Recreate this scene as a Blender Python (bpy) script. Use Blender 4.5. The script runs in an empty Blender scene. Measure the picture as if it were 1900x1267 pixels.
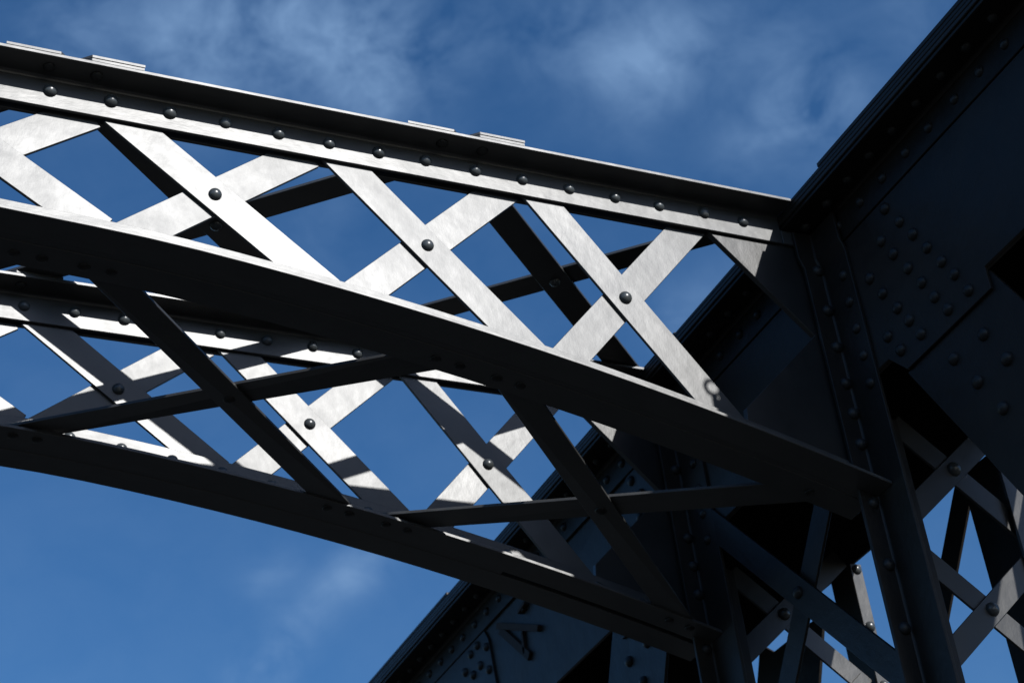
import bpy, bmesh, math, random
from mathutils import Matrix, Vector

random.seed(7)
sc = bpy.context.scene
COL = sc.collection

# ------------------------------------------------------------------ camera
ROWS = ((0.9051085942607978, -0.4091410174018976, -0.11568085612832618),
        (0.13770118789076793, 0.5394858820512708, -0.8306583930358097),
        (0.4022646087449327, 0.7359066591264836, 0.544632512438051))
CAM = Vector((-0.84582, -3.80530, -3.38360))
cam_d = bpy.data.cameras.new('camera')
cam = bpy.data.objects.new('camera', cam_d)
COL.objects.link(cam)
right, down, fwd = (Vector(r) for r in ROWS)
m = Matrix((right, -down, -fwd)).transposed().to_4x4()
m.translation = CAM
cam.matrix_world = m
cam_d.sensor_width = 36.0
cam_d.lens = 68.43
cam_d.clip_start = 0.05
cam_d.clip_end = 20000
cam_d.dof.use_dof = True
cam_d.dof.focus_distance = 4.95
cam_d.dof.aperture_fstop = 6.3
sc.camera = cam

# ------------------------------------------------------------------ sun, sky, exposure
SUN = Vector((0.298, -1.0, 0.632)).normalized()
ELEV = math.asin(SUN.z)
AZ = math.atan2(SUN.x, SUN.y)
sun_d = bpy.data.lights.new('sun', 'SUN')
sun_d.energy = 5.0
sun_d.angle = math.radians(0.53)
sun_d.color = (1.0, 0.985, 0.955)
sun = bpy.data.objects.new('sun', sun_d)
sun.rotation_euler = (-SUN).to_track_quat('-Z', 'Y').to_euler()
COL.objects.link(sun)

world = bpy.data.worlds.new('World')
sc.world = world
world.use_nodes = True
nt = world.node_tree
for n in list(nt.nodes):
    nt.nodes.remove(n)
N = nt.nodes.new
L = nt.links.new
out = N('ShaderNodeOutputWorld')
bg = N('ShaderNodeBackground')
bg.inputs['Strength'].default_value = 0.116
L(bg.outputs[0], out.inputs[0])
sky = N('ShaderNodeTexSky')
sky.sky_type = 'NISHITA'
sky.sun_disc = False
sky.sun_elevation = ELEV
sky.sun_rotation = AZ
sky.altitude = 100
sky.air_density = 1.0
sky.dust_density = 0.9
sky.ozone_density = 6.0
tc = N('ShaderNodeTexCoord')


def mathn(tree, op, a=None, b=None, c=None, clamp=False):
    n = tree.nodes.new('ShaderNodeMath')
    n.operation = op
    n.use_clamp = clamp
    for i, v in enumerate((a, b, c)):
        if v is None:
            continue
        if isinstance(v, (int, float)):
            n.inputs[i].default_value = v
        else:
            tree.links.new(v, n.inputs[i])
    return n.outputs[0]


def noise(tree, vec, scale, detail=4.0, rough=0.55, dist=0.0):
    n = tree.nodes.new('ShaderNodeTexNoise')
    n.inputs['Scale'].default_value = scale
    n.inputs['Detail'].default_value = detail
    n.inputs['Roughness'].default_value = rough
    n.inputs['Distortion'].default_value = dist
    if vec is not None:
        tree.links.new(vec, n.inputs['Vector'])
    return n.outputs['Fac']


def mapping(tree, vec, loc=(0, 0, 0), rot=(0, 0, 0), scale=(1, 1, 1)):
    n = tree.nodes.new('ShaderNodeMapping')
    n.inputs['Location'].default_value = loc
    n.inputs['Rotation'].default_value = rot
    n.inputs['Scale'].default_value = scale
    tree.links.new(vec, n.inputs['Vector'])
    return n.outputs[0]


def ramp(tree, fac, stops):
    n = tree.nodes.new('ShaderNodeValToRGB')
    el = n.color_ramp.elements
    while len(el) < len(stops):
        el.new(0.5)
    for e, (p, c) in zip(el, stops):
        e.position = p
        e.color = c if len(c) == 4 else (*c, 1)
    tree.links.new(fac, n.inputs[0])
    return n.outputs[0]


# thin cirrus: a broad noise veil plus the denser banks that hang in this part of the sky
dirv = tc.outputs['Generated']
lobes = None
LOBES = (((0.3009, 0.6752, 0.6734), 520, 0.72), ((0.2776, 0.682, 0.6767), 700, 0.55), ((0.3247, 0.6698, 0.6677), 1500, 0.45),
         ((0.241, 0.6907, 0.6818), 600, 0.6), ((0.1975, 0.7024, 0.6838), 600, 0.5), ((0.2214, 0.7102, 0.6682), 1500, 0.35),
         ((0.3163, 0.6896, 0.6515), 2500, 0.38), ((0.1673, 0.722, 0.6714), 1800, 0.3), ((0.3583, 0.6499, 0.6703), 1500, 0.3),
         ((0.3984, 0.6337, 0.6631), 1500, 0.42), ((0.4282, 0.613, 0.664), 1200, 0.45), ((0.4579, 0.6016, 0.6546), 1500, 0.38),
         ((0.438, 0.635, 0.6363), 2600, 0.52), ((0.447, 0.6194, 0.6454), 2600, 0.35), ((0.4217, 0.6363, 0.646), 4000, 0.3),
         ((0.5089, 0.5987, 0.6184), 1800, 0.7), ((0.4954, 0.6156, 0.6129), 3500, 0.42), ((0.5269, 0.5799, 0.6214), 3000, 0.42),
         ((0.5229, 0.6002, 0.6053), 4000, 0.4), ((0.4899, 0.6332, 0.5992), 4000, 0.25), ((0.5481, 0.5419, 0.6372), 1500, 0.3),
         ((0.4903, 0.5835, 0.6474), 2500, 0.28), ((0.3519, 0.8172, 0.4564), 7000, 0.5), ((0.34, 0.8257, 0.4503), 8000, 0.58),
         ((0.3295, 0.8346, 0.4415), 8000, 0.52), ((0.3204, 0.8434, 0.4314), 8000, 0.5), ((0.3125, 0.8509, 0.4223), 8000, 0.55),
         ((0.306, 0.8589, 0.4107), 6000, 0.6), ((0.2937, 0.8653, 0.4062), 7000, 0.4), ((0.2992, 0.841, 0.4508), 9000, 0.36),
         ((0.3088, 0.8346, 0.4562), 12000, 0.28), ((0.4765, 0.6917, 0.5427), 4000, 0.42), ((0.5012, 0.6727, 0.5443), 3000, 0.35),
         ((0.3045, 0.7389, 0.6011), 3000, 0.22), ((0.5048, 0.6563, 0.5607), 3000, 0.25))
for d, sharp, amt in LOBES:
    v = Vector(d).normalized()
    dt = N('ShaderNodeVectorMath')
    dt.operation = 'DOT_PRODUCT'
    L(dirv, dt.inputs[0])
    dt.inputs[1].default_value = v
    a = mathn(nt, 'SUBTRACT', dt.outputs['Value'], 1.0)
    a = mathn(nt, 'MULTIPLY', a, sharp * 2.0)
    a = mathn(nt, 'EXPONENT', a)
    a = mathn(nt, 'MULTIPLY', a, amt * 0.70)
    lobes = a if lobes is None else mathn(nt, 'ADD', lobes, a)
w1 = noise(nt, mapping(nt, dirv, (0.3, 0.1, 0.7), (0.35, 0.2, 0.5), (1.0, 1.0, 1.25)), 24.0, 9.0, 0.60, 0.35)
w2 = noise(nt, mapping(nt, dirv, (2.1, 5.0, 0.2), (0.1, 0.4, -0.4), (1.0, 1.0, 1.4)), 10.0, 6.0, 0.55, 0.3)
wsum = mathn(nt, 'ADD', mathn(nt, 'MULTIPLY', w1, 0.62), mathn(nt, 'MULTIPLY', w2, 0.38))
texm = ramp(nt, wsum, ((0.36, (0, 0, 0)), (0.64, (1, 1, 1))))
veil = mathn(nt, 'MULTIPLY', texm, 0.07)
cl = mathn(nt, 'MULTIPLY', texm, lobes)
cloud = mathn(nt, 'MINIMUM', mathn(nt, 'ADD', veil, cl), 0.85)
mix = N('ShaderNodeMix')
mix.data_type = 'RGBA'
L(cloud, mix.inputs['Factor'])
hs = N('ShaderNodeHueSaturation')
hs.inputs['Saturation'].default_value = 1.15
hs.inputs['Value'].default_value = 1.0
L(sky.outputs[0], hs.inputs['Color'])
L(hs.outputs[0], mix.inputs['A'])
mix.inputs['B'].default_value = (2.05, 3.4, 5.6, 1)
L(mix.outputs['Result'], bg.inputs['Color'])

vs = sc.view_settings
vs.view_transform = 'Standard'
vs.look = 'None'
vs.gamma = 1.0
vs.use_curve_mapping = False
vs.exposure = 0.0
sc.cycles.max_bounces = 6
sc.cycles.use_denoising = True


# ------------------------------------------------------------------ materials
def paint(name, base=(0.050, 0.054, 0.055), rough=0.42, spec=0.9, bump=1.0, stretch=(1, 1, 1), wave=1.0, wpos=False):
    mt = bpy.data.materials.new(name)
    mt.use_nodes = True
    t = mt.node_tree
    b = t.nodes['Principled BSDF']
    c = t.nodes.new('ShaderNodeTexCoord')
    oi = t.nodes.new('ShaderNodeObjectInfo')
    off = t.nodes.new('ShaderNodeVectorMath')
    off.operation = 'ADD'
    t.links.new(c.outputs['Object'], off.inputs[0])
    comb = t.nodes.new('ShaderNodeCombineXYZ')
    t.links.new(mathn(t, 'MULTIPLY', oi.outputs['Random'], 37.0), comb.inputs[0])
    t.links.new(mathn(t, 'MULTIPLY', oi.outputs['Random'], 91.0), comb.inputs[1])
    t.links.new(mathn(t, 'MULTIPLY', oi.outputs['Random'], 53.0), comb.inputs[2])
    t.links.new(comb.outputs[0], off.inputs[1])
    v = off.outputs[0]
    if wpos:                                   # brush marks and runs hang vertically
        ge = t.nodes.new('ShaderNodeNewGeometry')
        off2 = t.nodes.new('ShaderNodeVectorMath')
        off2.operation = 'ADD'
        t.links.new(ge.outputs['Position'], off2.inputs[0])
        t.links.new(comb.outputs[0], off2.inputs[1])
        vst = mapping(t, off2.outputs[0], scale=stretch)
    else:
        vst = mapping(t, v, scale=stretch)
    patch = noise(t, v, 7.0, 6.0, 0.62, 0.3)
    grime = noise(t, vst, 38.0, 5.0, 0.65)
    colr = ramp(t, patch, ((0.30, tuple(k * 0.78 for k in base)), (0.72, tuple(k * 1.22 for k in base))))
    spot = ramp(t, noise(t, v, 120.0, 3.0, 0.6), ((0.70, (0, 0, 0)), (0.78, (1, 1, 1))))
    mx = t.nodes.new('ShaderNodeMix')
    mx.data_type = 'RGBA'
    t.links.new(mathn(t, 'MULTIPLY', spot, 0.6), mx.inputs['Factor'])
    tone = t.nodes.new('ShaderNodeHueSaturation')
    t.links.new(mathn(t, 'MULTIPLY_ADD', oi.outputs['Random'], 0.36, 0.82), tone.inputs['Value'])
    t.links.new(colr, tone.inputs['Color'])
    t.links.new(tone.outputs[0], mx.inputs['A'])
    mx.inputs['B'].default_value = (0.10, 0.085, 0.062, 1)
    t.links.new(mx.outputs['Result'], b.inputs['Base Color'])
    r = mathn(t, 'ADD', mathn(t, 'MULTIPLY', mathn(t, 'SUBTRACT', patch, 0.5), 0.12), rough)
    r = mathn(t, 'ADD', r, mathn(t, 'MULTIPLY', mathn(t, 'SUBTRACT', oi.outputs['Random'], 0.5), 0.05))
    r = mathn(t, 'ADD', r, mathn(t, 'MULTIPLY', mathn(t, 'SUBTRACT', grime, 0.5), 0.07))
    t.links.new(r, b.inputs['Roughness'])
    b.inputs['Specular IOR Level'].default_value = spec
    # brushed, slightly sagging paint film over pitted plate
    h = mathn(t, 'MULTIPLY', noise(t, vst, 150.0, 4.0, 0.6), 0.00055 * bump)
    h = mathn(t, 'ADD', h, mathn(t, 'MULTIPLY', noise(t, vst, 60.0, 3.0, 0.55, 0.4), 0.0008 * bump))
    h = mathn(t, 'ADD', h, mathn(t, 'MULTIPLY', noise(t, v, 5.5, 3.0, 0.5), 0.0040 * wave))
    bp = t.nodes.new('ShaderNodeBump')
    bp.inputs['Strength'].default_value = 1.0
    bp.inputs['Distance'].default_value = 1.0
    t.links.new(h, bp.inputs['Height'])
    t.links.new(bp.outputs[0], b.inputs['Normal'])
    return mt


M_BAR = paint('grey_bridge_paint_bars', base=(.039, .039, .038), stretch=(1.3, 1.3, 0.7), rough=0.435, bump=.20, wpos=True, wave=.9)
M_CHORD = paint('grey_bridge_paint_chords', base=(.039, .039, .038), stretch=(0.5, 1, 1.5), rough=0.44, bump=.32)
M_PLATE = paint('grey_bridge_paint_shaded', base=(.0200, .0170, .0145), stretch=(1.6, 1.6, 0.6), rough=0.44, spec=.26, bump=.8, wave=2.2)  # same bridge paint, darkened: shade on the less sunlit members put into the colour
M_POST = paint('grey_bridge_paint_post', base=(.022, .021, .020), stretch=(1.3, 1.3, 0.7), rough=0.42, spec=.6, bump=.3, wpos=True)
M_RIVET = paint('grey_bridge_paint_rivets', base=(0.052, 0.058, 0.060), rough=0.30, spec=0.6, bump=0.35, wave=0.0)
M_RIVET_DARK = paint('shaded_bridge_paint_rivets', base=(.022, .022, .022), rough=0.42, spec=.3, bump=.35, wave=0.0)  # darker copy of the rivet paint; shade on undersides and dark members is painted in
M_RUST = paint('rusty_steel', base=(0.035, 0.022, 0.015), rough=0.75, spec=0.3)

gm = bpy.data.materials.new('dark_river_gravel')
gm.use_nodes = True
gt = gm.node_tree
gb = gt.nodes['Principled BSDF']
gc = gt.nodes.new('ShaderNodeTexCoord')
gn = noise(gt, gc.outputs['Object'], 0.6, 8.0, 0.65)
gt.links.new(ramp(gt, gn, ((0.3, (0.009, 0.009, 0.0075)), (0.7, (0.024, 0.023, 0.019)))), gb.inputs['Base Color'])
gb.inputs['Roughness'].default_value = 0.9

# ------------------------------------------------------------------ helpers
WORLD = {}


def put(o, parent=None, mw=None, mat=None):
    """Link an object with the world matrix mw below its parent."""
    COL.objects.link(o)
    mw = mw if mw is not None else Matrix.Identity(4)
    WORLD[o.name] = mw
    if parent is not None:
        o.parent = parent
        o.matrix_basis = WORLD[parent.name].inverted() @ mw
    else:
        o.matrix_basis = mw
    if mat is not None and o.type == 'MESH' and not o.data.materials:
        o.data.materials.append(mat)
    return o


def thing(name, label, cat, loc, group=None):
    o = bpy.data.objects.new(name, None)
    o.empty_display_size = 0.2
    put(o, None, Matrix.Translation(loc))
    o['label'] = label
    o['category'] = cat
    if group:
        o['group'] = group
    return o


def mesh_obj(name, verts, faces, parent, mat, mw=None, bevel=0.0, smooth=False):
    me = bpy.data.meshes.new(name)
    me.from_pydata(verts, [], faces)
    bm = bmesh.new()
    bm.from_mesh(me)
    bmesh.ops.recalc_face_normals(bm, faces=bm.faces)
    if bevel:
        es = [e for e in bm.edges if len(e.link_faces) == 2 and e.calc_face_angle(0) > 0.6]
        bmesh.ops.bevel(bm, geom=es, offset=bevel, segments=1, affect='EDGES', profile=0.5)
    bm.to_mesh(me)
    bm.free()
    if smooth:
        for p in me.polygons:
            p.use_smooth = True
    me.materials.append(mat)
    return put(bpy.data.objects.new(name, me), parent, mw)


def box_data(x0, x1, y0, y1, z0, z1):
    v = [(x, y, z) for x in (x0, x1) for y in (y0, y1) for z in (z0, z1)]
    f = [(0, 1, 3, 2), (4, 6, 7, 5), (0, 4, 5, 1), (2, 3, 7, 6), (0, 2, 6, 4), (1, 5, 7, 3)]
    return v, f


def box(name, b, parent, mat, bevel=0.0015):
    """Axis-aligned plate given by world extents; its origin is its centre."""
    c = Vector(((b[0] + b[1]) / 2, (b[2] + b[3]) / 2, (b[4] + b[5]) / 2))
    v, f = box_data(b[0] - c.x, b[1] - c.x, b[2] - c.y, b[3] - c.y, b[4] - c.z, b[5] - c.z)
    return mesh_obj(name, v, f, parent, mat, Matrix.Translation(c), bevel)


BOXES = {}


def bar(name, p0, p1, normal, width, thick, parent, mat=None, wob=0.0):
    """Flat bar from p0 to p1 (centre line); local X runs along it, local Z is the given normal."""
    p0, p1, n = Vector(p0), Vector(p1), Vector(normal).normalized()
    x = (p1 - p0)
    ln = x.length
    x.normalize()
    n = (n - x * n.dot(x)).normalized()
    if wob:
        n = (n + x * random.gauss(0, wob * 0.5) + n.cross(x) * random.gauss(0, wob)).normalized()
        n = (n - x * n.dot(x)).normalized()
    y = n.cross(x)
    mw = Matrix((x, y, n)).transposed().to_4x4()
    mw.translation = (p0 + p1) / 2
    key = (round(ln, 3), width, thick, mat.name if mat else '')
    if key not in BOXES:
        v, f = box_data(-ln / 2, ln / 2, -width / 2, width / 2, -thick / 2, thick / 2)
        o = mesh_obj(name, v, f, parent, mat or M_BAR, mw, 0.0012)
        BOXES[key] = o.data
        return o
    return put(bpy.data.objects.new(name, BOXES[key]), parent, mw)


def sweep(name, prof, stations, parent, mat, U, V, bevel=0.0015):
    """Sweep a closed 2-D profile through stations (origins), with fixed axes U, V."""
    U, V = Vector(U), Vector(V)
    o0 = Vector(stations[len(stations) // 2])
    vs_, fs = [], []
    n = len(prof)
    for s in stations:
        s = Vector(s) - o0
        for a, b in prof:
            vs_.append(tuple(s + U * a + V * b))
    for i in range(len(stations) - 1):
        for j in range(n):
            k = (j + 1) % n
            fs.append((i * n + j, i * n + k, (i + 1) * n + k, (i + 1) * n + j))
    fs.append(tuple(range(n)))
    e = (len(stations) - 1) * n
    fs.append(tuple(e + j for j in range(n)))
    return mesh_obj(name, vs_, fs, parent, mat, Matrix.Translation(o0), bevel)


def prism(name, poly, axis, a0, a1, parent, mat, bevel=0.0012):
    """Extrude a polygon lying across `axis` from a0 to a1 (world coordinates)."""
    def at(p, a):
        return {'x': (a, p[0], p[1]), 'y': (p[0], a, p[1]), 'z': (p[0], p[1], a)}[axis]
    c = Vector(at((sum(p[0] for p in poly) / len(poly), sum(p[1] for p in poly) / len(poly)), (a0 + a1) / 2))
    n = len(poly)
    v = [tuple(Vector(at(p, a0)) - c) for p in poly] + [tuple(Vector(at(p, a1)) - c) for p in poly]
    f = [tuple(range(n)), tuple(range(n, 2 * n))] + [(i, (i + 1) % n, n + (i + 1) % n, n + i) for i in range(n)]
    return mesh_obj(name, v, f, parent, mat, Matrix.Translation(c), bevel)


RIVETS = {}


def rivet(parent, p, normal, r=0.0185, flat=1.0, rmat=None, name='rivet'):
    """Button-headed rivet: dome above the plate, short shank into it; local Z = outward normal."""
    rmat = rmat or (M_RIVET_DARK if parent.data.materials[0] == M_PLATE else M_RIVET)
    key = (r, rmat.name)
    if key not in RIVETS:
        vs_, fs = [], []
        seg, rings, h = 16, 5, r * 0.86
        vs_.append((0, 0, h))
        for i in range(1, rings + 1):
            a = i / rings * math.pi / 2
            for j in range(seg):
                t = 2 * math.pi * j / seg
                vs_.append((r * math.sin(a) * math.cos(t), r * math.sin(a) * math.sin(t), h * math.cos(a)))
        for j in range(seg):
            t = 2 * math.pi * j / seg
            vs_.append((r * math.cos(t), r * math.sin(t), -0.004))
        for j in range(seg):
            fs.append((0, 1 + j, 1 + (j + 1) % seg))
        for i in range(rings):
            for j in range(seg):
                a, b = 1 + i * seg, 1 + (i + 1) * seg
                fs.append((a + j, b + j, b + (j + 1) % seg, a + (j + 1) % seg))
        me = bpy.data.meshes.new('rivet')
        me.from_pydata(vs_, [], fs)
        for q in me.polygons:
            q.use_smooth = True
        me.materials.append(rmat)
        RIVETS[key] = me
    o = bpy.data.objects.new(name, RIVETS[key])
    n = (Vector(normal).normalized() + Vector((random.gauss(0, .03), random.gauss(0, .03), random.gauss(0, .03)))).normalized()
    q = n.to_track_quat('Z', 'Y').to_matrix().to_4x4()
    spin = Matrix.Rotation(random.uniform(0, 6.28), 4, 'Z')
    s = random.uniform(0.95, 1.05)
    mw = Matrix.Translation(Vector(p)) @ q @ spin @ Matrix.Diagonal((s, s, s * flat * random.uniform(.92, 1.05), 1))
    return put(o, parent, mw)


# ------------------------------------------------------------------ ground
gv, gf = [], []
gn_ = 40
for i in range(gn_ + 1):
    for j in range(gn_ + 1):
        x = (i - gn_ / 2) / (gn_ / 2)
        y = (j - gn_ / 2) / (gn_ / 2)
        gv.append((math.copysign(abs(x) ** 3, x) * 5000, math.copysign(abs(y) ** 3, y) * 5000, random.uniform(-.05, .05)))
for i in range(gn_):
    for j in range(gn_):
        a = i * (gn_ + 1) + j
        gf.append((a, a + gn_ + 1, a + gn_ + 2, a + 1))
ground = mesh_obj('ground', gv, gf, None, gm, Matrix.Translation((0, 0, -5.05)))
ground['kind'] = 'structure'

# ------------------------------------------------------------------ lattice strut
W = 0.954                      # far face is this much farther than the near face
XL = -2.90                     # left end of what is built
T = 0.011


def zb(x):                     # underside of the curved bottom flange
    t = min(1.0, max(0.0, (0.35 - x) / 0.5))
    return -0.4360 - 0.0511 * (x + 0.755) ** 2 - 0.011 * t * t * (3 - 2 * t)


strut = thing('lattice_strut', 'grey riveted lattice strut with arched underside crossing the picture, sunlit flat bars on its faces',
              'lattice strut', (0.2, 0.5, -0.45))
OUT_T = [(-.085, .042), (-.009, .042), (-.003, .0395), (-.0005, .034), (0, -.054), (T, -.054), (T, .053), (-.085, .053)]
INN_T = [(.042 - a, b) for a, b in OUT_T]
OUT_B = [(-.085, 0), (T, 0), (T, .096), (0, .096), (-.0005, .020), (-.003, .0145), (-.009, .011), (-.085, .011)]
INN_B = [(.042 - a, b) for a, b in OUT_B]
XS = [XL + (2.3080 - XL) * i / 40 for i in range(41)]
ang = {}
for side, y0 in (('near', 0.0), ('far', W)):
    for prof, nm in ((OUT_T, 'to'), (INN_T, 'ti')):
        xe = 2.198
        ang[side, nm] = sweep('chord_angle', prof, [(x, y0, 0) for x in (XL, 0.0, xe)], strut, M_CHORD, (0, 1, 0), (0, 0, 1))
    for prof, nm in ((OUT_B, 'bo'), (INN_B, 'bi')):
        ang[side, nm] = sweep('chord_angle', prof, [(x, y0, zb(x)) for x in XS], strut, M_CHORD, (0, 1, 0), (0, 0, 1))
for k, lab in ((('near', 'to'), 'top edge angle of the sunlit near face, row of rivets in sun'),
               (('near', 'bo'), 'dark arched bottom flange of the near face'),
               (('far', 'to'), 'top edge angle of the far face seen through the lattice'),
               (('far', 'bo'), 'dark arched bottom flange of the far face')):
    ang[k]['label'] = lab

# filler bars close most of the slot between the two bottom angles
for y0, x_end in ((0.0, 2.306), (W, 1.62)):
    st = [x for x in XS if x < x_end] + [x_end]
    sweep('filler_bar', [(.0118, .0015), (.0302, .0015), (.0302, .0115), (.0118, .0115)], [(x, y0, zb(x)) for x in st], strut, M_CHORD, (0, 1, 0), (0, 0, 1), 0)

# rivets along the chords
near_x = [.0, .158, .314, .465, .613, .757, .901, 1.041, 1.192, 1.338, 1.487, 1.635, 1.781, 1.935, 2.068]
near_x = [-.152 * i for i in range(11, 0, -1)] + near_x
for x in near_x:
    rivet(ang['near', 'to'], (x, 0, random.gauss(0, .0015)), (0, -1, 0))
for i in range(-15, 13):
    x = .297 + .15 * i
    if -1.95 < x < 2.2:
        rivet(ang['far', 'to'], (x, W, random.gauss(0, .0015)), (0, -1, 0))
for i in range(-13, 15):
    x = .075 + .15 * i
    if -1.95 < x < 2.2:
        rivet(ang['near', 'bo'], (x, 0, zb(x) + .055), (0, -1, 0))
        rivet(ang['far', 'bo'], (x + .06, W, zb(x + .06) + .055), (0, -1, 0))


# face lacing: "\" bars in the outer layer, "/" bars behind them
def tx(k):
    return {0: .142, 1: .737, 2: 1.330, 3: 1.945}.get(k, .142 + .596 * k)


def bx(k):
    return {0: .163, 1: .760, 2: 1.347, 3: 1.948}.get(k, .163 + .592 * k)


def zl(x):
    return zb(x) + .100


def ext(p, q, a, b):
    p, q = Vector(p), Vector(q)
    d = (q - p).normalized()
    return p - d * a, q + d * b


def lacing_faces(y0):
    for k in range(-5, 3):
        a0, a1 = ext((tx(k) + .075, 0, -.056), (bx(k + 1) - .068, 0, zl(bx(k + 1))), .055, .05)
        b0, b1 = ext((tx(k + 1) - .076, 0, -.060), (bx(k) + .078, 0, zl(bx(k))), .052, .05)
        ya, yb = y0 + .0165, y0 + .0268
        b = bar('lacing_bar', (b0.x, yb, b0.z), (b1.x, yb, b1.z), (0, -1, 0), .099, .0098, strut, wob=.0042)
        a = bar('lacing_bar', (a0.x, ya, a0.z), (a1.x, ya, a1.z), (0, -1, 0), .099, .0098, strut, wob=.0042)
        # rivet where the two centre lines cross
        d1, d2 = a1 - a0, b1 - b0
        den = d1.x * d2.z - d1.z * d2.x
        t = ((b0.x - a0.x) * d2.z - (b0.z - a0.z) * d2.x) / den
        c = a0 + d1 * t
        rivet(a, (c.x + random.gauss(0, .003), y0 + .0112, c.z + random.gauss(0, .003)), (0, -1, 0), .0188)


lacing_faces(0.0)
lacing_faces(W)


# top and bottom lacing: skewed flat bars with ends cut along the flanges
def skew_bar(x0, y0, z0, x1, y1, z1, wx, th, zf=None):
    c = Vector(((x0 + x1) / 2, (y0 + y1) / 2, (z0 + z1) / 2))
    pts = [(x0 - wx / 2, y0, z0), (x0 + wx / 2, y0, z0), (x1 + wx / 2, y1, z1), (x1 - wx / 2, y1, z1)]
    if zf:                      # twisted so that both ends lie on the sloping flanges
        pts = [(p[0], p[1], zf(p[0])) for p in pts]
    v = [tuple(Vector(p) - c) for p in pts] + [tuple(Vector(p) + Vector((0, 0, th)) - c) for p in pts]
    f = [(0, 1, 2, 3), (4, 5, 6, 7), (0, 1, 5, 4), (1, 2, 6, 5), (2, 3, 7, 6), (3, 0, 4, 7)]
    return mesh_obj('lacing_bar', v, f, strut, M_BAR, Matrix.Translation(c), .0012)


SL = 1.125
YC = .4975
for j in range(-3, 2):
    xs = .612 + 1.108 * j
    ya, yb = .050, W - .008
    for sgn, lay in ((1, .0112), (-1, .0217)):
        xa, xb = xs + sgn * SL * (ya - .4975), xs + sgn * SL * (yb - .4975)
        if min(xa, xb) < XL + .05 or max(xa, xb) > 2.30:
            if max(xa, xb) < 0:
                continue
            xa, xb = min(xa, 2.235), min(xb, 2.235)
        b = skew_bar(xa, ya, zb(xa) + lay, xb, yb, zb(xb) + lay, .134, .010, lambda x_: zb(x_) + lay)
        if sgn == 1:
            rivet(b, (xs, .4975, (zb(xa) + zb(xb)) / 2 + lay), (0, 0, -1), .0188, .7, M_RIVET_DARK)
        for yy, key in ((.082, ('near', 'bi')), (W - .045, ('far', 'bo'))):
            xc = xs + sgn * SL * (yy - .4975)
            for dx in (-.034, .034):
                if -1.95 < xc + dx < 2.22:
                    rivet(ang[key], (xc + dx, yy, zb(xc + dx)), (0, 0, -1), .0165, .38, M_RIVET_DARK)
for j in range(-3, 2):
    xs = .594 + 1.091 * j
    ya, yb = -.0845, W + .127
    for sgn, lay in ((1, .0533), (-1, .0636)):
        y0_, y1_ = ya, yb
        xa, xb = xs + sgn * SL * (ya - YC), xs + sgn * SL * (yb - YC)
        lim = 2.12
        if xb > lim:
            y1_ = YC + (lim - xs) / (sgn * SL)
            xb = lim
        if xa > lim:
            y0_ = YC + (lim - xs) / (sgn * SL)
            xa = lim
        if min(xa, xb) < XL + .1:
            continue
        b = skew_bar(xa, y0_, lay, xb, y1_, lay, .140, .010)
        if sgn == 1:
            rivet(b, (xs, YC, lay), (0, 0, -1), .0188)
        else:                                   # packing plate under the upper layer
            for yy in (ya, W - .085 + .0005):
                xc = xs - SL * (yy + .0425 - YC)
                if xc < lim - .08:
                    xq0, xq1 = xs - SL * (yy + .001 - YC), xs - SL * (yy + .083 - YC)
                    prism('packing_plate', [(xq0 - .0695, yy + .001), (xq0 + .0695, yy + .001), (xq1 + .0695, yy + .083), (xq1 - .0695, yy + .083)],
                          'z', .0533, .0634, strut, M_BAR)
        for yy, key in ((-.042, ('near', 'to')), (W - .042, ('far', 'to'))):
            xc = xs + sgn * SL * (yy - YC)
            if -1.95 < xc < lim:
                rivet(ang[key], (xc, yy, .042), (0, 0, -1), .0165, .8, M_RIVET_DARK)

# end gusset plates with a V notch, one per face, and the short bar closing the top angle
for y0 in (0.0, W):
    poly = [(1.975, -.008), (1.947, -.051), (2.243, -.372), (1.948, -.664), (1.935, zb(1.935) + .025)]
    poly += [(x, zb(x) + .025) for x in (2.0, 2.08, 2.16, 2.24, 2.316)] + [(2.316, -.008)]
    prism('gusset_plate', poly, 'y', y0 + .0116, y0 + .0305, strut, M_POST)
    box('splice_bar', (2.2005, 2.2455, y0 - .0005, y0 + .0105, -.0535, -.004), strut, M_CHORD)

# ------------------------------------------------------------------ box chord of the main truss
Y0, Y1 = -6.0, 8.6
XW = 2.330
chord = thing('truss_chord', 'massive dark riveted box chord running diagonally behind the lattice strut, top right to bottom left',
              'box girder', (2.63, 1.3, -.57))
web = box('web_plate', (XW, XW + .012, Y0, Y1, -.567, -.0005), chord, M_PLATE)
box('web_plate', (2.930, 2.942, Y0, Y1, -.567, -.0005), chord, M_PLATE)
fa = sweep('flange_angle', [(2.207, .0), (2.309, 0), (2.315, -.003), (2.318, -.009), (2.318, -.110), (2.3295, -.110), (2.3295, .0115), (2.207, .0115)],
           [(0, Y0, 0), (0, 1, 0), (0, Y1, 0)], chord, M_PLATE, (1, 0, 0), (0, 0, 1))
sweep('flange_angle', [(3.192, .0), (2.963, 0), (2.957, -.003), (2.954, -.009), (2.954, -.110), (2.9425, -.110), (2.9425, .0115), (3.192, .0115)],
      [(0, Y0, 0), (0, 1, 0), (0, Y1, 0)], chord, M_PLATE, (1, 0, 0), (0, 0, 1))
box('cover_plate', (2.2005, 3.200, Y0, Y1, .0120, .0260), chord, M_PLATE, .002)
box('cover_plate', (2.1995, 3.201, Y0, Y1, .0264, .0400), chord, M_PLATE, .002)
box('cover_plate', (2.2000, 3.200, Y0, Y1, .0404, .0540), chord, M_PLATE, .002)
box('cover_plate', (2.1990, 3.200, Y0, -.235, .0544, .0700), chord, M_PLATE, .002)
box('cover_plate', (2.1998, 3.200, .66, Y1, .0544, .0590), chord, M_PLATE, .001)
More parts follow.
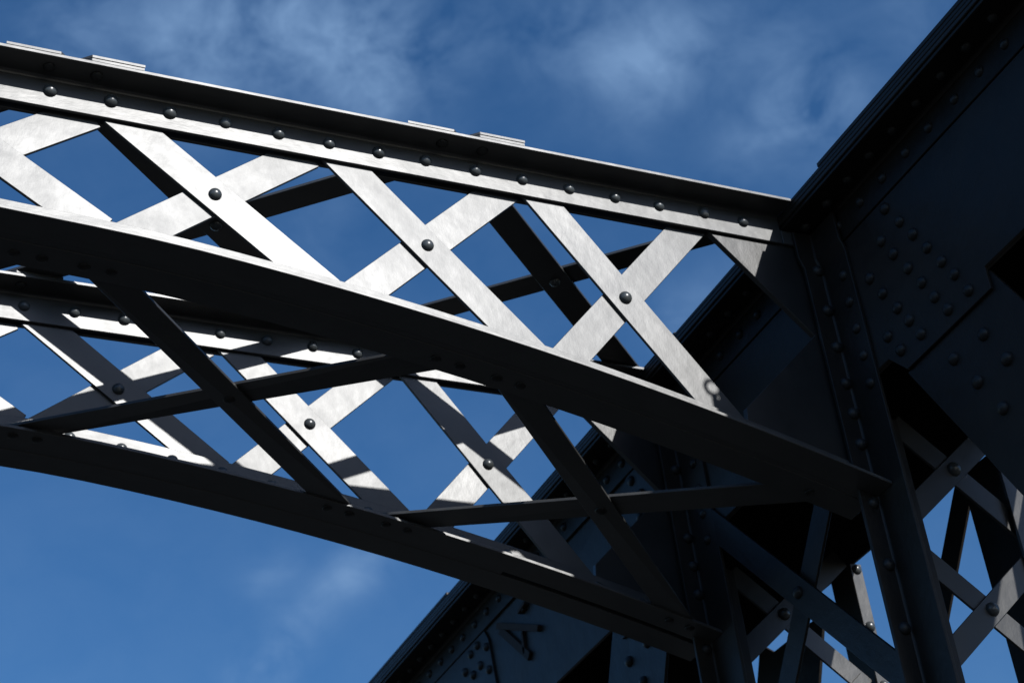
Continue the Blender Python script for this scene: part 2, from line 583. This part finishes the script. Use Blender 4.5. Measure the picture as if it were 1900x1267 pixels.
box('cover_plate', (2.1990, 3.200, 2.60, Y1, .0594, .0720), chord, M_PLATE, .002)
# batten plates tie the two webs together underneath, well inside the box
for yb_ in (-3.2, 3.4, 5.4):
    box('batten_plate', (2.3425, 2.9295, yb_ - .2, yb_ + .2, -.545, -.533), chord, M_PLATE)
# filler and gusset plates at the near panel point
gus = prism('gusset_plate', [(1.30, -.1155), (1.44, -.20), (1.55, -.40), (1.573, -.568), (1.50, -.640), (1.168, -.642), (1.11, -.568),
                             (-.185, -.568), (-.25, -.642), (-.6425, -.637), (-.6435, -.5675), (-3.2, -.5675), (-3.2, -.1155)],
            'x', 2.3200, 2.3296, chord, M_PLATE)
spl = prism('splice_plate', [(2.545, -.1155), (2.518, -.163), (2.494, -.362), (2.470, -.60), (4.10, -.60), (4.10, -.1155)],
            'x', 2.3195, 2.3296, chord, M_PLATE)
gr = [(-.337, -.148), (-.381, -.227), (-.419, -.299), (-.458, -.373), (-.497, -.449), (-.531, -.515), (-.564, -.591),
      (-.286, -.227), (-.321, -.298), (-.363, -.377), (-.4, -.452), (-.433, -.523), (-.470, -.589),
      (-.198, -.298), (-.235, -.376), (-.278, -.455), (-.311, -.519), (-.342, -.585), (-.208, -.506), (-.247, -.577)]
for y, z in gr:
    rivet(gus, (2.320, y, z), (-1, 0, 0))
    rivet(gus, (2.320, .93 - y, z), (-1, 0, 0))
for y, z in [(2.617, -.146), (2.537, -.189), (2.685, -.154), (2.609, -.236), (2.752, -.201), (2.681, -.245), (2.537, -.286)]:
    rivet(spl, (2.3195, y, z), (-1, 0, 0))
i = 0
y = -1.34
while y < 4.2:
    rivet(fa, (2.272, y + random.gauss(0, .003), 0), (0, 0, -1), .0165)
    rivet(fa, (2.318, y + .027 + random.gauss(0, .003), -.056), (-1, 0, 0), .0165)
    y += .119

# rusty triangular bracket on the web, and an eye bolt on the top flange
br = thing('web_bracket', 'small rusty triangular steel bracket on the dark web beside the rivet group, bottom centre', 'bracket', (2.325, 2.25, -.27))
pa, pb, pc, pd = (2.3285, 2.421, -.153), (2.3285, 2.085, -.322), (2.3285, 2.195, -.392), (2.3285, 2.226, -.255)


def rod(name, p0, p1, w, d, parent, mat):
    p0, p1 = Vector(p0), Vector(p1)
    off = Vector((-d / 2, 0, 0))
    return bar(name, p0 + off, p1 + off, (-1, 0, 0), w, d, parent, mat)


rod('top_bar', pa, pb, .026, .016, br, M_RUST)
rod('brace', (2.3285, 2.405, -.178), (2.3285, 2.192, -.388), .034, .012, br, M_RUST)
rod('upright', (2.3285, 2.2245, -.270), (2.3285, 2.2270, -.360), .016, .012, br, M_RUST)
stub = thing('web_stud', 'short dark stud sticking out of the web just above the rusty bracket', 'stud', (2.33, 2.19, -.187))
rod('stud_shank', (2.3285, 2.222, -.193), (2.3285, 2.160, -.180), .014, .020, stub, M_RUST)
rod('stud_nut', (2.3285, 2.200, -.190), (2.3285, 2.182, -.185), .026, .016, stub, M_RUST)

hk = thing('eye_bolt', 'small eye bolt standing on the top flange of the dark chord', 'eye bolt', (2.225, -1.25, .07))
v, f = [], []
for i in range(14):
    a = 2 * math.pi * i / 14
    for j in range(6):
        b = 2 * math.pi * j / 6
        rr = .024 + .007 * math.cos(b)
        v.append((rr * math.cos(a), .007 * math.sin(b), rr * math.sin(a)))
for i in range(14):
    for j in range(6):
        f.append((i * 6 + j, ((i + 1) % 14) * 6 + j, ((i + 1) % 14) * 6 + (j + 1) % 6, i * 6 + (j + 1) % 6))
mesh_obj('eye', v, f, hk, M_RUST, Matrix.Translation((2.225, -1.25, .185)), 0, True)
box('bolt_shank', (2.216, 2.234, -1.259, -1.241, .0701, .156), hk, M_RUST)

# ------------------------------------------------------------------ laced post below the chord
post = thing('lattice_post', 'dark riveted lattice post standing under the chord where the strut meets it, lower right', 'lattice post', (2.62, .47, -5.0))
ZP = -4.98


def post_angle(xc, y0, left, webw, lab=None):
    prof = [(-left, -.012), (-.017, -.012), (-.0125, -.0145), (-.011, -.019), (-.011, -webw), (0, -webw), (0, 0), (-left, 0)]
    st = [(xc - .0125, y0, .0), (xc - .0125, y0, -.095), (xc, y0, -.135), (xc, y0, -2.5), (xc, y0, ZP)]
    st = [(s[0], s[1], s[2] - .012) for s in st]
    return sweep('corner_angle', prof, st, post, M_PLATE, (1, 0, 0), (0, 1, 0))


for y0, webw in ((0.0, .135), (W, .150)):
    a = post_angle(2.3197, y0, .073, webw)
    for i in range(20):
        z = -.148 - .1375 * i
        if -.80 < z:
            z = (-.148, -.292, -.421, -.546, -.648, -.749)[min(i, 5)]
        else:
            z = -.749 - .19 * (i - 5)
        if not (-.84 > z > -.90):
            rivet(a, (2.292 if z > -.8 else 2.285, y0 - .012, z), (0, -1, 0))
        z2 = -.222 - .0935 * i
        if -.6 < z2:
            rivet(a, (2.3087, y0 - .100, z2), (-1, 0, 0), .0160)
    # second front angle and the rear angles
    sweep('corner_angle', [(2.3205, -.011), (2.445, -.011), (2.445, -.0005), (2.332, -.0005), (2.332, .09), (2.3205, .09)],
          [(0, y0, -.645), (0, y0, -2.5), (0, y0, ZP)], post, M_PLATE, (1, 0, 0), (0, 1, 0))
    xi, xo = (2.775, 3.010) if y0 == 0 else (2.912, 2.958)
    r_ = sweep('corner_angle', [(xi, -.011), (xo, -.011), (xo, -.0005), (2.929, -.0005), (2.929, .12), (2.918, .12), (2.918, -.0005), (xi, -.0005)],
               [(0, y0, -.572), (0, y0, -2.5), (0, y0, ZP)], post, M_POST, (1, 0, 0), (0, 1, 0))
    for i in range(16):
        rivet(r_, (2.97 if y0 == 0 else 2.935, y0 - .011, -.594 - .21 * i), (0, -1, 0))
box('batten_plate', (2.905, 2.916, .0005, .300, -1.30, -.60), post, M_PLATE)


def post_side(y0):
    for k in range(9):
        zc = -.782 - .445 * k
        h = .275
        a = bar('lacing_bar', (2.613 - h, y0 + .0045, zc - h * .845), (2.613 + h, y0 + .0045, zc + h * .845), (0, -1, 0), .071, .0088, post, M_POST, wob=.004)
        if k:
            b = bar('lacing_bar', (2.613 - h, y0 + .0142, zc + h * .845), (2.613 + h, y0 + .0142, zc - h * .845), (0, -1, 0), .071, .0088, post, M_POST, wob=.004)
        else:
            b = bar('lacing_bar', (2.613 - h * .6, y0 + .0142, zc + h * .845 * .6), (2.613 + h, y0 + .0142, zc - h * .845), (0, -1, 0), .071, .0088, post, M_POST, wob=.004)
        rivet(a, (2.613, y0, zc), (0, -1, 0), .0215)


post_side(0.0)
post_side(W)


def post_front(x0, zc0, top):
    for k in range(4):
        zc = zc0 - 1.07 * k
        d = .42
        a = bar('lacing_bar', (x0, .445 + (d if k or top is None else top), zc + 1.14 * (d if k or top is None else top)),
                (x0, .445 - d, zc - 1.14 * d), (-1, 0, 0), .088, .0096, post, M_PLATE, wob=.004)
        hi = d if k else .32
        b = bar('lacing_bar', (x0 + .0215, .445 - hi, zc + 1.14 * hi), (x0 + .0215, .445 + d, zc - 1.14 * d), (-1, 0, 0), .088, .0096, post, M_PLATE, wob=.004)
        rivet(a, (x0 - .0048, .445, zc), (-1, 0, 0), .0188)


post_front(2.3138, -.985, None)
for k in range(4):                                   # rear face
    zc = -.775 - 1.07 * k
    lo = .42
    hi = .17 if k == 0 else .42
    bar('lacing_bar', (2.9350, .46 - hi, zc + 1.2 * hi), (2.9350, .46 + lo, zc - 1.2 * lo), (-1, 0, 0), .088, .0096, post, M_PLATE)
    if k:
        bar('lacing_bar', (2.9455, .46 + hi, zc + 1.2 * hi), (2.9455, .46 - lo, zc - 1.2 * lo), (-1, 0, 0), .088, .0096, post, M_PLATE)


# ------------------------------------------------------------------ diagonal braces from the panel point
def diagonal(sgn, label):
    o = thing('diagonal_brace', label, 'diagonal brace', (2.63, .465 - sgn * 1.6, -2.2))

    def yy(v_):
        return v_ if sgn > 0 else .93 - v_
    p0, p1 = (-.235, -.6435), (-.5705, -.6385)
    ln = 3.6
    dy, dz = -.47, -.88
    poly = [(yy(p0[0]), p0[1]), (yy(p1[0]), p1[1]), (yy(-.643), -.575), (yy(-.643 + dy * ln), -.575 + dz * ln), (yy(-.235 + dy * ln), -.6435 + dz * ln)]
    if sgn < 0:
        poly.reverse()
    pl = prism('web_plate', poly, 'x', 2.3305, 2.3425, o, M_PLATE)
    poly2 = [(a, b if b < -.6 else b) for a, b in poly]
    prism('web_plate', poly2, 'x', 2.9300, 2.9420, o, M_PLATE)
    for (y, z) in [(-.56, -.727), (-.428, -.72), (-.615, -.839), (-.49, -.832), (-.551, -.95), (-.68, -.95), (-.615, -1.07)]:
        rivet(pl, (2.3305, yy(y), z), (-1, 0, 0), .0195)
    return o


diagonal(1, 'dark diagonal brace with large rivets running down from the chord at the right edge')
diagonal(-1, 'dark blue diagonal brace plate beyond the post, under the arched strut at the bottom')
